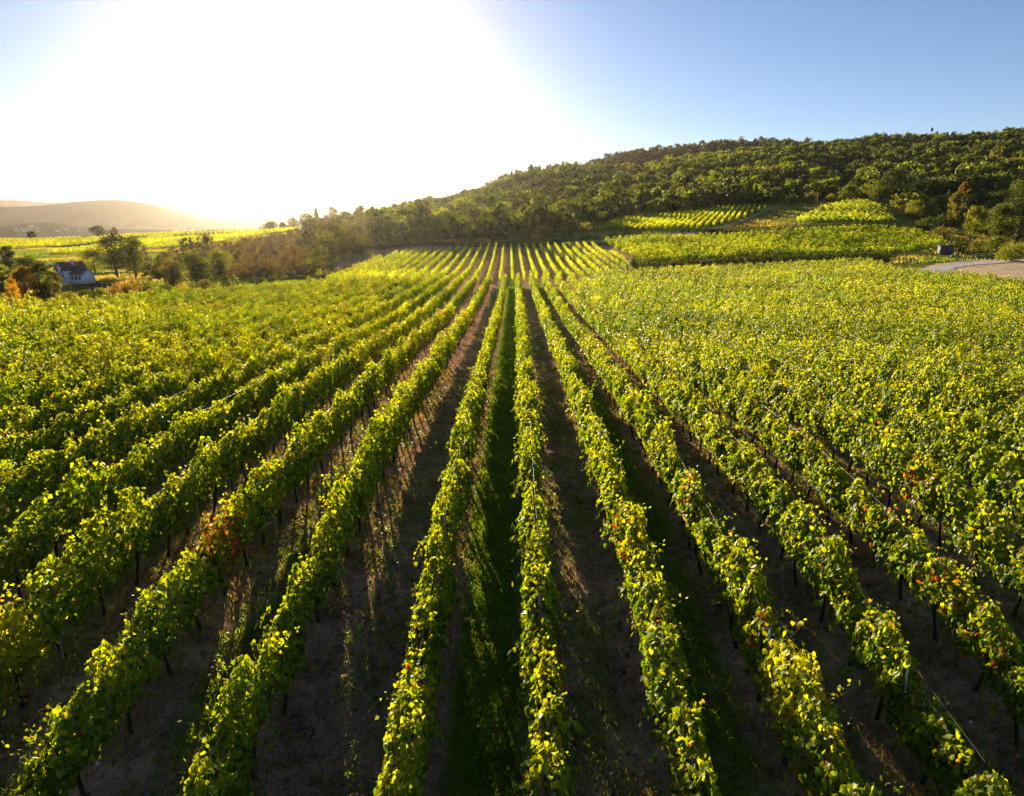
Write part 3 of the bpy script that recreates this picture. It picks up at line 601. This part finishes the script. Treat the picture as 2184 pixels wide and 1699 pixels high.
for a in [
 ("autumn_tree", "bright orange shrub cut by the left edge of the picture", 0, 84, 52, 22, "orange", "shrub", False, True),
 ("autumn_tree", "rusty orange tree left of the white house", 30, 96, 78, 46, "autumn", "tree", False, False),
 ("broadleaf_tree", "dark slender tree between the rusty tree and the white house", 66, 98, 88, 38, "dark", "tree", False, False),
 ("broadleaf_tree", "olive tree touching the left gable of the white house", 92, 104, 66, 30, "olive", "tree", False, False),
 ("broadleaf_tree", "dark tree standing behind the rusty one at the left edge", 2, 190, 62, 28, "dark", "tree", False, False),
 ("broadleaf_tree", "green tree behind the dark slender one at far left", 45, 150, 55, 46, "green", "tree", False, False),
 ("broadleaf_tree", "large dark spreading tree right of the white house", 236, 165, 84, 68, "dark", "tree", False, False),
 ("broadleaf_tree", "tall green-edged tree joined to the large spreading one", 276, 160, 78, 40, "green", "tree", False, False),
 ("broadleaf_tree", "small bright tree behind the roof of the white house", 188, 190, 48, 44, "bright", "tree", False, False),
 ("shrub", "clipped green hedge bush in front of the white house", 120, 96, 26, 44, "bright", "shrub", False, True),
 ("shrub", "green bush below the white house wing", 160, 94, 27, 42, "green", "shrub", False, True),
 ("shrub", "bright bush at the right end of the house hedge", 194, 95, 30, 30, "bright", "shrub", False, True),
 ("dry_shrub", "orange brown dry shrub right of the house hedge", 232, 96, 33, 40, "dry", "shrub", False, True),
 ("dry_shrub", "taller dry shrub with reddish tips under the spreading tree", 266, 97, 38, 42, "autumn", "shrub", False, True),
 ("shrub", "dark rounded bush at the end of the dry shrubs", 305, 98, 24, 40, "dark", "shrub", False, True),
 ("broadleaf_tree", "brownish bushy tree in the middle of the hollow", 355, 120, 60, 44, "olive", "tree", False, False),
 ("broadleaf_tree", "leafy dark tree with bright rim in the hollow", 405, 118, 66, 62, "green", "tree", False, False),
 ("broadleaf_tree", "yellow-green small tree shining against the shaded slope", 462, 150, 46, 50, "bright", "tree", False, False),
 ("shrub", "round dark bush at the plot edge below the yellow-green tree", 466, 104, 34, 22, "dark", "shrub", False, True),
 ("shrub", "low olive bush at the plot edge", 425, 102, 26, 46, "olive", "shrub", False, True),
 ("shrub", "pale dry bush at the plot edge", 375, 98, 24, 30, "dry", "shrub", False, True),
 ("shrub", "low green bush at the plot edge right of the dark bush", 340, 97, 24, 34, "green", "shrub", False, True),
 ("broadleaf_tree", "lone small dark tree on the far field crest", 62, 455, 17, 14, "dark", "tree", False, False),
 ("broadleaf_tree", "wide dark tree clump on the far field crest", 205, 480, 24, 28, "dark", "tree", False, False),
 ("broadleaf_tree", "small grey tree just right of the wide clump on the crest", 240, 500, 20, 14, "olive", "tree", False, False),
 ("broadleaf_tree", "low bushy tree at the right end of the far field crest", 578, 418, 17, 40, "dark", "tree", False, True),
 ("broadleaf_tree", "small bushy tree right of the low bushy one on the crest", 604, 418, 15, 18, "dark", "tree", False, True),
 ("broadleaf_tree", "pointed dark tree just left of the sun", 626, 412, 22, 24, "dark", "tree", False, True),
 ("broadleaf_tree", "broad tree with jagged top beneath the sun", 654, 405, 28, 34, "dark", "tree", False, True),
 ("conifer", "slim pointed conifer beneath the sun", 676, 400, 40, 16, "dark", "conifer", True, False),
 ("broadleaf_tree", "tall backlit tree directly right of the sun", 712, 400, 40, 26, "green", "tree", False, False),
 ("broadleaf_tree", "backlit tree pair member with flat crown right of the sun", 738, 405, 32, 24, "green", "tree", False, False),
 ("broadleaf_tree", "rounded backlit tree at the start of the rising wood", 768, 410, 36, 28, "olive", "tree", False, False),
]:
    tree(a[0], a[1], a[2], a[3], a[4], a[5], a[6], a[7], a[8], group=G1 if a[3] < 200 else "trees on the skyline", shrub=a[9])
G2 = "trees and shrubs around the dirt yard"
for a in [
 ("broadleaf_tree", "dark rounded tree at the top of the right mound", 1800, 302, 27, 44, "green", 0), ("shrub", "bright shrub on the mound rim left of the dark trees", 1838, 300, 30, 34, "bright", 1),
 ("broadleaf_tree", "broad dark tree with lit crown above the mound", 1898, 285, 62, 56, "dark", 0), ("broadleaf_tree", "dark tree at the right of the broad one above the mound", 1938, 290, 52, 40, "dark", 0),
 ("broadleaf_tree", "dark tree at the left shoulder of the broad one", 1866, 282, 46, 36, "green", 0), ("shrub", "yellow-green round shrub below the broad dark tree", 1942, 252, 32, 34, "bright", 1),
 ("shrub", "dark shrub right of the yellow-green round one", 1976, 246, 30, 36, "dark", 1), ("shrub", "olive shrub on the slope under the upper plot", 2004, 262, 34, 40, "olive", 1),
 ("broadleaf_tree", "tall olive tree behind the grey shed", 2032, 228, 66, 34, "olive", 0), ("broadleaf_tree", "slim autumn tinted tree at the top of the slope", 2044, 280, 44, 20, "autumn", 0),
 ("broadleaf_tree", "round green tree left of the big edge trees", 2078, 214, 52, 44, "bright", 0), ("broadleaf_tree", "dark green tree between the round tree and the edge", 2106, 216, 56, 34, "green", 0),
 ("broadleaf_tree", "big dark tree at the right edge of the picture", 2172, 196, 104, 66, "dark", 0), ("broadleaf_tree", "big green tree left of the edge tree above the yard", 2134, 192, 76, 54, "green", 0),
 ("broadleaf_tree", "upper tree behind the big dark edge tree", 2164, 262, 60, 54, "green", 0), ("shrub", "bright bush beside the yard at the right edge", 2166, 152, 38, 52, "bright", 1),
 ("shrub", "small black-green bush next to the grey shed", 2052, 176, 26, 26, "dark", 1), ("shrub", "low olive bush behind the dirt yard", 2100, 178, 20, 54, "olive", 1),
 ("shrub", "low bright bush on the bank above the grey shed", 2010, 206, 16, 50, "olive", 1), ("shrub", "dark hedge bush along the top of the strip plot", 1975, 224, 20, 44, "dark", 1),
 ("shrub", "second dark hedge bush nearer the big trees", 2012, 232, 24, 36, "dark", 1), ("shrub", "green bush at the foot of the big edge tree", 2130, 172, 30, 44, "green", 1),
 ("shrub", "shrub on the track crest at the top of the bright plot", 1680, 305, 18, 34, "green", 1), ("shrub", "taller shrub on the crest right of the track top", 1722, 306, 20, 30, "olive", 1),
 ("shrub", "small lit shrub on the crest between the taller shrub and the dark trees", 1762, 304, 15, 22, "bright", 1), ("shrub", "bright bush at the lower left tip of the bright plot", 1252, 236, 17, 34, "bright", 1),
 ("shrub", "olive bush at the foot of the wood left of the bright plot", 1218, 238, 20, 30, "olive", 1), ("broadleaf_tree", "yellow lit tree at the foot of the wood above the thin rows", 1252, 262, 34, 30, "bright", 0),
 ("broadleaf_tree", "pale lit tree standing out of the wood above the bright plot", 1190, 300, 34, 34, "bright", 0), ("shrub", "low bush on the far headland at the top of the thin rows", 1160, 232, 14, 40, "olive", 1),
 ("broadleaf_tree", "rounded tree on the slope beyond the upper right plot", 2120, 262, 40, 40, "dark", 0), ("broadleaf_tree", "dark tree filling the gap below the upper right plot", 2085, 262, 42, 46, "dark", 0)]:
    tree(a[0], a[1], a[2], a[3], a[4], a[5], a[6], "shrub" if a[7] else "tree", group=G2, shrub=bool(a[7]))

# the wood on the hill -------------------------------------------------
def wood(name, label, regions, seed):
    rg = np.random.default_rng(seed); bl = []; Pa, Na, Sa, Ca = [], [], [], []
    protos = {}
    for q in range(10):
        Pn, Nn, S, tone, C = crown_faces(rg, 1.0, .86 if q < 8 else .42, 14, 17, .115, .12, q >= 8); protos[q] = (Pn, Nn, S, tone)
    trX = []
    for poly, sp, hm, pal in regions:
        P2 = np.array([(tx(x) * Y, Y) for x, Y in poly]); lo, hi = P2.min(0), P2.max(0)
        gx, gy = np.meshgrid(np.arange(lo[0], hi[0], sp), np.arange(lo[1], hi[1], sp), indexing='ij'); X = gx.ravel() + rg.uniform(-.45, .45, gx.size) * sp; Y = gy.ravel() + rg.uniform(-.45, .45, gx.size) * sp
        m = inside(X + 8 * fbm(X / 30, Y / 30, 400, 2), Y, P2) & (rg.random(len(X)) < .93); X, Y = X[m], Y[m]; Z = terrain(X, Y)
        h = hm * rg.choice([.6, .8, .9, 1.05, 1.3], len(X)) * rg.uniform(.85, 1.15, len(X)) * (1 + .5 * fbm(X / 35, Y / 35, 401, 3)); which = rg.integers(0, 10, len(X)); cn = fbm(X / 45, Y / 45, 402, 3)
        which = np.where((which >= 8) & (rg.random(len(X)) < .1), 0, which)
        for q in range(10):
            i = np.nonzero(which == q)[0]
            if not len(i): continue
            Pn, Nn, S, tone = protos[q]; an = rg.uniform(0, 6.283, len(i)); ca, sa = np.cos(an)[:, None], np.sin(an)[:, None]; hh = h[i][:, None]; ww = hh * rg.uniform(.8, 1.2, (len(i), 1))
            x = (Pn[None, :, 0] * ca - Pn[None, :, 1] * sa) * ww; y = (Pn[None, :, 0] * sa + Pn[None, :, 1] * ca) * ww; z = Pn[None, :, 2] * hh
            Pa.append(np.stack([X[i][:, None] + x, Y[i][:, None] + y, Z[i][:, None] + z], -1).reshape(-1, 3))
            Na.append(np.stack([Nn[None, :, 0] * ca - Nn[None, :, 1] * sa, Nn[None, :, 0] * sa + Nn[None, :, 1] * ca, Nn[None, :, 2] + 0 * ca], -1).reshape(-1, 3)); Sa.append((S[None] * hh).ravel())
            t = np.clip(rg.normal(.40, .34, (len(i), 1)) + 1.2 * cn[i][:, None], 0, 1)[..., None]; a, b = (np.array(c) for c in pal)
            au = (rg.random((len(i), 1)) < .015)[..., None]; c = a * (1 - t) + b * t; c = np.where(au, np.array([.16, .11, .025]), c)
            Ca.append((c * tone[None, :, None] * rg.uniform(.8, 1.2, (len(i), len(Pn), 1))).reshape(-1, 3))
    Pn = np.concatenate(Pa); V, Fs, nv = leaf_geo(Pn, np.concatenate(Na), np.concatenate(Sa), rg, False)
    o = mesh_np(name, V, Fs, M_TREE, col=np.repeat(np.clip(np.concatenate(Ca), .004, 1), nv, 0)); tag(o, label, kind="stuff"); return len(Pn)
WP = [(.014, .028, .006), (.12, .17, .016)]
nf = wood("forest", "dense mixed wood covering the long hill", [
    ([(820, 196), (860, 200), (1000, 212), (1130, 226), (1240, 250), (1330, 290), (1440, 306), (1560, 312), (1650, 318), (1800, 318), (1960, 312), (2040, 330), (2400, 352), (2750, 356), (2750, 760), (2184, 740), (1850, 730), (1640, 690), (1480, 670), (1350, 640), (1250, 620), (1099, 585), (980, 520), (900, 470), (820, 450), (790, 440), (790, 300), (800, 215)], 5.4, 7.0, WP),
    ([(1200, 780), (1350, 790), (1640, 820), (1850, 860), (1850, 960), (1640, 960), (1350, 920), (1200, 880)], 7.0, 7.5, [(.03, .04, .014), (.07, .08, .02)])], 600)
wood("forest", "shaded thicket below the sun at the foot of the slope", [
    ([(640, 122), (700, 142), (760, 172), (830, 200), (830, 330), (800, 440), (690, 400), (660, 330), (640, 230)], 5.2, 5.5, [(.025, .035, .012), (.08, .09, .02)]),
    ([(470, 128), (560, 124), (650, 122), (650, 250), (640, 310), (480, 262), (440, 230), (440, 160)], 3.6, 2.6, [(.05, .04, .022), (.09, .075, .03)]),
    ([(290, 190), (440, 160), (480, 262), (400, 262), (300, 250)], 9, 5.0, [(.03, .035, .015), (.09, .09, .03)]),
    ([(1900, 266), (2000, 240), (2100, 212), (2300, 190), (2500, 190), (2500, 286), (2150, 290), (2070, 282), (1960, 280), (1880, 290)], 7.5, 6.0, [(.025, .045, .01), (.13, .16, .02)]),
    ([(300, 118), (430, 112), (470, 150), (440, 190), (300, 200)], 7, 4.0, [(.03, .04, .015), (.10, .10, .03)]),
    ([(-350, 110), (-40, 100), (-20, 240), (-350, 250)], 7, 7, [(.03, .045, .012), (.09, .10, .02)])], 610)
# dark hedge line between plots
for poly, lab, sd_ in (([(1370, 141), (1480, 150), (1640, 158), (1850, 167), (1900, 166), (1900, 168.4), (1850, 169.4), (1640, 160.4), (1480, 152.4), (1370, 143)], "low dark hedge running between the near plot and the strip plot", 620),
                       ([(1480, 217), (1640, 219), (1850, 224), (1935, 221), (1935, 223), (1850, 226), (1640, 221), (1480, 219)], "thin dark hedge above the strip plot", 621)):
    P2 = poly; 
    rgh = np.random.default_rng(sd_); X, Y, Z = plot_points(poly, 0, .9, .9, sd_); Pa = []
    Pn = np.repeat(np.stack([X, Y, Z], -1), 40, 0) + np.stack([rgh.normal(0, .5, len(X) * 40), rgh.normal(0, .5, len(X) * 40), rgh.uniform(.05, 1.5, len(X) * 40)], -1)
    V, Fs, nv = leaf_geo(Pn, rgh.normal(0, 1, Pn.shape), rgh.uniform(.2, .35, len(Pn)), rgh, False); e = empty("hedge", (float(X[0]), float(Y[0]), float(Z[0])))
    mesh_np("foliage", V - np.array(e.location)[None], Fs, M_TREE, parent=e, col=np.repeat(tree_cols(len(Pn), rgh, "dark", np.ones(len(Pn))), nv, 0)); tag(e, lab, "hedge")

# ------------------------------------------------------------------ buildings
M_WHITE = plain_mat("white_render", (.84, .85, .88), .9, .2, .08, 1.2); M_ROOF = plain_mat("dark_roof_tiles", (.085, .045, .05), .8, .3, .3, 2.5, .3)
M_GLASS = plain_mat("window_glass", (.03, .035, .045), .15, .6, .1, 2); M_WOOD = plain_mat("brown_wood", (.14, .07, .035), .8, .3, .3, 5); M_RED = plain_mat("red_roof", (.20, .075, .05), .85, .2, .3, .5)
M_GREY = plain_mat("grey_boards", (.10, .11, .12), .8, .3, .3, 3); M_FLAG = plain_mat("blue_cloth", (.05, .07, .25), .8, .2, .1, 2)
def boxv(x0, x1, y0, y1, z0, z1):
    V = np.array([[x, y, z] for z in (z0, z1) for y in (y0, y1) for x in (x0, x1)], float)
    return V, np.array([[0, 2, 3, 1], [4, 5, 7, 6], [0, 1, 5, 4], [2, 6, 7, 3], [0, 4, 6, 2], [1, 3, 7, 5]])
def gable(x0, x1, y0, y1, z0, z1, zr, along_y=True):
    """wall body with gable ends; ridge along y (gable faces camera) or along x"""
    if along_y: xm = (x0 + x1) / 2; V = [[x0, y0, z0], [x1, y0, z0], [x1, y0, z1], [xm, y0, zr], [x0, y0, z1], [x0, y1, z0], [x1, y1, z0], [x1, y1, z1], [xm, y1, zr], [x0, y1, z1]]
    else: ym = (y0 + y1) / 2; V = [[x0, y0, z0], [x0, y1, z0], [x0, y1, z1], [x0, ym, zr], [x0, y0, z1], [x1, y0, z0], [x1, y1, z0], [x1, y1, z1], [x1, ym, zr], [x1, y0, z1]]
    quads = np.array([[0, 1, 6, 5], [1, 2, 7, 6], [2, 3, 8, 7], [3, 4, 9, 8], [4, 0, 5, 9]]); pent = np.array([[0, 4, 3, 2, 1], [5, 6, 7, 8, 9]])
    return np.array(V, float), quads, pent
def roof_slabs(x0, x1, y0, y1, z1, zr, ov, th, along_y=True):
    parts = []
    if along_y:
        xm = (x0 + x1) / 2
        for s, xe in ((-1, x0), (1, x1)):
            sl = (zr - z1) / abs(xm - xe); xo = xe + s * ov; zo = z1 - ov * sl
            V = np.array([[xm, y0 - ov, zr + .02], [xo, y0 - ov, zo + .02], [xo, y1 + ov, zo + .02], [xm, y1 + ov, zr + .02]]); V = np.concatenate([V, V + [0, 0, th]])
            parts.append((V, np.array([[0, 1, 2, 3], [4, 7, 6, 5], [0, 4, 5, 1], [1, 5, 6, 2], [2, 6, 7, 3], [3, 7, 4, 0]])))
    else:
        ym = (y0 + y1) / 2
        for s, ye in ((-1, y0), (1, y1)):
            sl = (zr - z1) / abs(ym - ye); yo = ye + s * ov; zo = z1 - ov * sl
            V = np.array([[x0 - ov, ym, zr + .02], [x0 - ov, yo, zo + .02], [x1 + ov, yo, zo + .02], [x1 + ov, ym, zr + .02]]); V = np.concatenate([V, V + [0, 0, th]])
            parts.append((V, np.array([[0, 1, 2, 3], [4, 7, 6, 5], [0, 4, 5, 1], [1, 5, 6, 2], [2, 6, 7, 3], [3, 7, 4, 0]])))
    return join(parts)
def win(e, x, y, z, w_, h_, m=None):
    f = mesh_np("window", *[(lambda q: q[0])(boxv(x - w_ / 2 - .08, x + w_ / 2 + .08, y - .05, y, z - .08, z + h_ + .08))], [boxv(0, 1, 0, 1, 0, 1)[1]], m or M_WOOD, parent=e)
    V, q = boxv(x - w_ / 2, x + w_ / 2, y - .07, y - .053, z, z + h_); mesh_np("pane", V, [q], M_GLASS, parent=f)
def box_part(name, e, mat, *b): V, q = boxv(*b); return mesh_np(name, V, [q], mat, parent=e)
HY = 140.0; HX = tx(110) * HY; HZ = float(zy(HY, 601))
e = empty("white_house", (HX, HY, HZ)); e.scale = (.74, .74, .74); e.rotation_euler = (0, 0, R(-24)); tag(e, "white gabled house with dark roof and a low wing, among trees at left", "house")
V, q, p5 = gable(-1.9, 1.9, 0, 6.5, -.6, 3.1, 5.0); mesh_np("wall", V, [q, p5], M_WHITE, parent=e)
V, q = roof_slabs(-1.9, 1.9, 0, 6.5, 3.1, 5.0, .35, .12); rf = mesh_np("roof", V, [q], M_ROOF, parent=e)
box_part("chimney", rf, M_WHITE, .5, .95, 3.2, 3.65, 3.9, 5.6)
V, q, p5 = gable(1.95, 7.0, 1.2, 5.0, -.6, 1.9, 3.3, False); mesh_np("wing", V, [q, p5], M_WHITE, parent=e)
V, q = roof_slabs(1.95, 7.0, 1.2, 5.0, 1.9, 3.3, .25, .12, False); mesh_np("wing_roof", V, [q], M_ROOF, parent=e)
for x, z in ((-.95, 2.4), (.95, 2.4)): win(e, x, -.003, z, .7, .8)
box_part("door", e, M_WOOD, -1.5, -.1, -.06, -.003, -.3, 1.9)
win(e, 1.1, -.003, .5, .9, 1.1)
for x in (3.2, 4.8, 6.2): win(e, x, 1.197, .5, .7, .9)
box_part("porch_roof", e, M_ROOF, -1.95, 1.95, -1.4, -.004, 2.0, 2.12)
gx, gy = tx(2026) * 172, 172.0; e = empty("grey_shed", (gx, gy, float(terrain(gx, gy)))); e.scale = (.8, .8, .85); tag(e, "small weathered grey shed on the bank above the dirt yard", "shed")
box_part("wall", e, M_GREY, -1.7, 1.7, 0, 2.6, -.4, 2.5); box_part("roof", e, M_ROOF, -1.95, 1.95, -.25, 2.85, 2.503, 2.62); box_part("door", e, M_WOOD, -.9, .1, -.05, -.003, 0, 1.95)
gx, gy = tx(2034) * 166, 166.0; rgq = np.random.default_rng(5)
for q_ in range(9):
    X, Y = gx + rgq.uniform(-4, 9), gy + rgq.uniform(-5, 2); s = rgq.uniform(.35, .9); V = ico * np.array([1.2, 1, .8]) * s * rgq.uniform(.8, 1.2, (7, 3))
    o = mesh_np("boulder", V, [fi], M_STONE); o.location = (X, Y, float(terrain(X, Y)) + .1 * s); tag(o, "pale boulder on the bank below the grey shed", "rock", "boulders on the bank below the grey shed")
rgv = np.random.default_rng(8)
fu, fv, fd = px2(FOOT[:, 0], FOOT[:, 1], FOOT[:, 2])
for q_, (x, y) in enumerate([(36, 493), (44, 490), (52, 492), (60, 490), (66, 487), (82, 494), (124, 494), (140, 490), (168, 493), (372, 496), (392, 494), (408, 491)]):
    i_ = int(np.argmin(np.where(FOOT[:, 1] < 1750, (fu - x) ** 2 + (fv - y) ** 2, 1e12))); X, Y, Z = FOOT[i_]
    wq, dq, hq = rgv.uniform(7, 10), rgv.uniform(6, 9), rgv.uniform(2.5, 4)
    e = empty("village_house", (X, Y, Z)); e.rotation_euler = (0, 0, rgv.uniform(-.6, .6))
    al = bool(rgv.integers(0, 2)); V, g4, g5 = gable(-wq / 2, wq / 2, -dq / 2, dq / 2, -3, hq, hq + 3, al); mesh_np("wall", V, [g4, g5], M_WHITE, parent=e)
    V, g4 = roof_slabs(-wq / 2, wq / 2, -dq / 2, dq / 2, hq, hq + 3, .5, .25, al); mesh_np("roof", V, [g4], M_RED, parent=e)
    tag(e, "tiny pale village house in the hazy valley", "house", "village houses in the valley")
# mast with a flag on the hill crest
mY = 690.0; mX = tx(1955) * mY; mZ = float(terrain(mX, mY)); e = empty("flag_mast", (mX, mY, mZ)); tag(e, "slim mast with a blue flag on the wooded hill crest", "flag mast")
tv, tf = tube([[0, 0, 0], [0, 0, 9], [0, 0, 14]], [.22, .2, .12], 6); mesh_np("mast", tv, [tf], M_FLAG, parent=e)
us = np.linspace(0, 1, 8); V = np.array([[.15 + 1.8 * u, .3 * math.sin(u * 6), 10.8 + 3.0 * v - .6 * u] for u in us for v in (0, 1)]); Fq = np.array([[2 * i, 2 * i + 2, 2 * i + 3, 2 * i + 1] for i in range(7)])
mesh_np("flag", np.concatenate([V, V + [0, .06, 0]]), [Fq, Fq[:, ::-1] + 16], M_FLAG, parent=e)

# ------------------------------------------------------------------ haze
V, q = boxv(-9500, 9500, -9200, 9500, -75, 330)
m, n, l, out = new_mat("haze_air"); pv = n.new("ShaderNodeVolumePrincipled"); pv.inputs["Color"].default_value = (.95, .86, .84, 1); pv.inputs["Density"].default_value = .000032
pv.inputs["Anisotropy"].default_value = .83; l.new(pv.outputs[0], out.inputs["Volume"]); m.cycles.homogeneous_volume = True
hz = mesh_np("haze", V, [q], m); tag(hz, "thin warm evening haze filling the valley air", kind="stuff")
